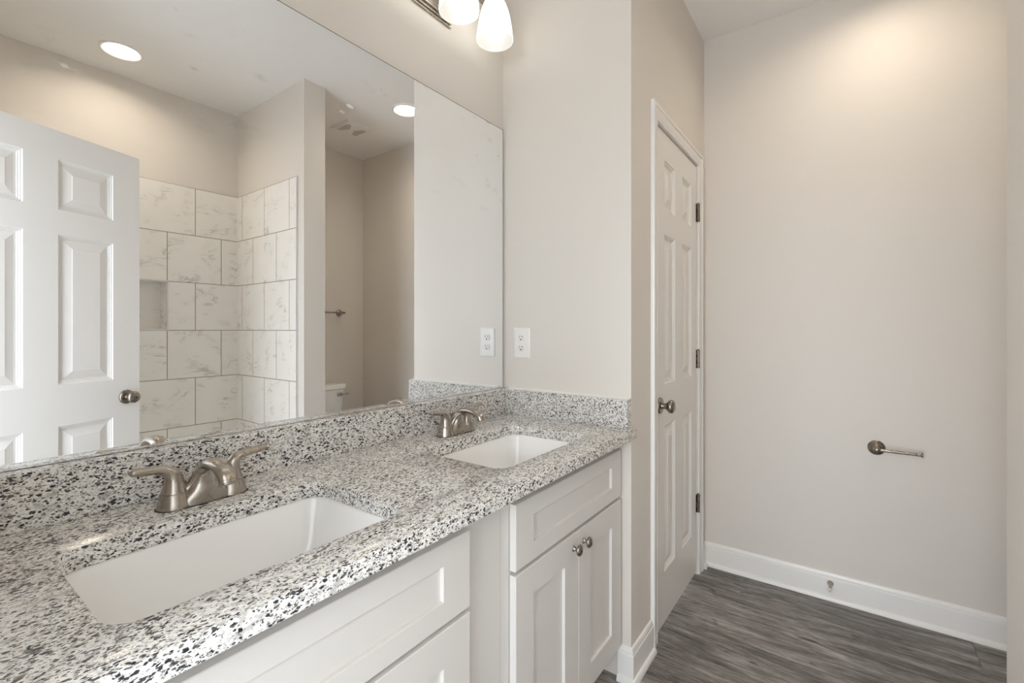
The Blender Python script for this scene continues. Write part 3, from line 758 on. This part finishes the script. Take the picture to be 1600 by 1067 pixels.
# ------------------------------------------------------------------ paper holder, door stop, towel bar
def rosette(bm, base, axis, R=0.031):
    k = R/0.031
    lathe(bm, base, axis, [(0.0006, 0.031*k), (0.004, 0.031*k), (0.006, 0.029*k), (0.0072, 0.0265*k), (0.0112, 0.0258*k), (0.013, 0.0215*k), (0.0145, 0.020*k), (0.018, 0.019*k), (0.0205, 0.0145*k), (0.024, 0.0125*k), (0.040, 0.0105*k), (0.043, 0.0125*k), (0.050, 0.0135*k), (0.056, 0.0118*k), (0.0595, 0.007*k), (0.0605, 0.001)], 36)
h = thing('paper_holder', 'empty brushed nickel toilet paper holder arm on the far wall', 'toilet paper holder', (X2, -1.264, 0.711))
bm = bmesh.new(); rosette(bm, (0, 0, 0), (-1, 0, 0)); link('rosette', bm, M['nickel_dark'], h, 35)
bm = bmesh.new()
lathe(bm, (-0.050, 0, 0), (0, -1, 0), [(0.006, 0.0062), (0.142, 0.0062), (0.1425, 0.0098), (0.146, 0.0098), (0.147, 0.008)], 24); link('arm', bm, M['nickel_dark'], h, 35)
s = thing('door_stop', 'small brushed nickel door stop screwed into the white baseboard', 'door stop', (X2-0.0135, -1.100, 0.076))
bm = bmesh.new(); lathe(bm, (0, 0, 0), (-1, 0, 0), [(0.0002, 0.0125), (0.003, 0.0125), (0.006, 0.0105), (0.016, 0.0072), (0.040, 0.0058), (0.064, 0.0056)], 24); link('stem', bm, M['nickel'], s, 40)
bm = bmesh.new(); lathe(bm, (0, 0, 0), (-1, 0, 0), [(0.064, 0.0072), (0.073, 0.0072), (0.075, 0.006), (0.0752, 0.0018)], 24)
lathe(bm, (0, 0, 0), (-1, 0, 0), [(0.0750, 0.0018), (0.0758, 0.0018)], 12, mi=1); link('bumper', bm, [M['rubber'], M['dark']], s, 40)
t = thing('towel_bar', 'brushed nickel towel bar on the back wall above the toilet tank', 'towel bar', (0.49, YL, 1.361))
for sx in (-1, 1):
    bm = bmesh.new(); rosette(bm, (sx*0.275, 0, 0), (0, 1, 0), 0.029); link('post', bm, M['nickel_dark'], t, 35)
bm = bmesh.new(); lathe(bm, (-0.305, 0.050, 0), (1, 0, 0), [(0, 0.002), (0.002, 0.0068), (0.016, 0.0082), (0.019, 0.0066), (0.591, 0.0066), (0.594, 0.0082), (0.608, 0.0068), (0.610, 0.002)], 20); link('bar', bm, M['nickel_dark'], t, 35)

# ------------------------------------------------------------------ toilet and bath
tx = 0.482
tl = thing('toilet', 'white two-piece toilet against the back wall, its tank top reflected in the mirror', 'toilet', (tx, YL, 0))
def tank_ring(hx, y0, y1, z, r=0.03): return [(x, y, z) for x, y in rrect(-hx, hx, y0, y1, r, 6)]
bm = bmesh.new(); loft(bm, [tank_ring(0.178, 0.022, 0.175, 0.385), tank_ring(0.186, 0.016, 0.186, 0.40), tank_ring(0.212, 0.012, 0.203, 0.742)]); link('tank', bm, M['china'], tl, 45)
bm = bmesh.new(); loft(bm, [tank_ring(0.217, 0.009, 0.207, 0.7435), tank_ring(0.223, 0.006, 0.213, 0.7475), tank_ring(0.223, 0.006, 0.213, 0.776), tank_ring(0.219, 0.009, 0.209, 0.784), tank_ring(0.205, 0.02, 0.195, 0.787)]); link('tank_lid', bm, M['china'], tl, 40)
bm = B((0.135, 0.175, 0.2025, 0.214, 0.688, 0.716)); tube(bm, [(0.160, 0.218, 0.702), (0.195, 0.222, 0.704), (0.226, 0.224, 0.704)], [0.006, 0.007, 0.006], 14); bevel(link('flush_lever', bm, M['nickel'], tl), 0.002)
def egg(w_, y0, y1, z, n=36):
    c = (y0+y1)/2; out = []
    for k in range(n):
        a = 2*PI*k/n; yy = math.sin(a); out.append((w_*math.cos(a)*(1-0.12*yy), c + (y1-y0)/2*yy, z))
    return out
bm = bmesh.new(); loft(bm, [egg(0.115, 0.08, 0.52, 0.0), egg(0.112, 0.08, 0.52, 0.05), egg(0.098, 0.09, 0.53, 0.16), egg(0.130, 0.12, 0.62, 0.27), egg(0.175, 0.18, 0.70, 0.355), egg(0.182, 0.18, 0.71, 0.384)]); link('bowl', bm, M['china'], tl, 45)
bm = bmesh.new(); loft(bm, [egg(0.182, 0.225, 0.715, 0.386), egg(0.186, 0.225, 0.72, 0.40), egg(0.186, 0.225, 0.72, 0.418), egg(0.176, 0.232, 0.708, 0.428)]); link('seat_and_cover', bm, M['plastic'], tl, 45)

bt = thing('bathtub', 'white alcove bathtub below the marble tile, behind the open door', 'bathtub', (-0.80, -1.94, 0))
x0, x1, y0, y1 = XW+0.012-(-0.80), XP1-0.012+0.80, YL+0.0005+1.94, TYE-0.003+1.94
bm = bmesh.new()
def rr(i, r, z): return [(x, y, z) for x, y in rrect(x0+i, x1-i, y0+i, y1-i, r, 6)]
rings = [rr(0.006, 0.004, 0.0005), rr(0.006, 0.004, 0.36), rr(0, 0.004, 0.368), rr(0, 0.004, 0.392), rr(0.008, 0.01, 0.398), rr(0.06, 0.09, 0.398), rr(0.075, 0.10, 0.388), rr(0.10, 0.11, 0.25), rr(0.13, 0.12, 0.10), rr(0.18, 0.11, 0.07)]
loft(bm, rings); link('tub_shell', bm, M['china'], bt, 40)
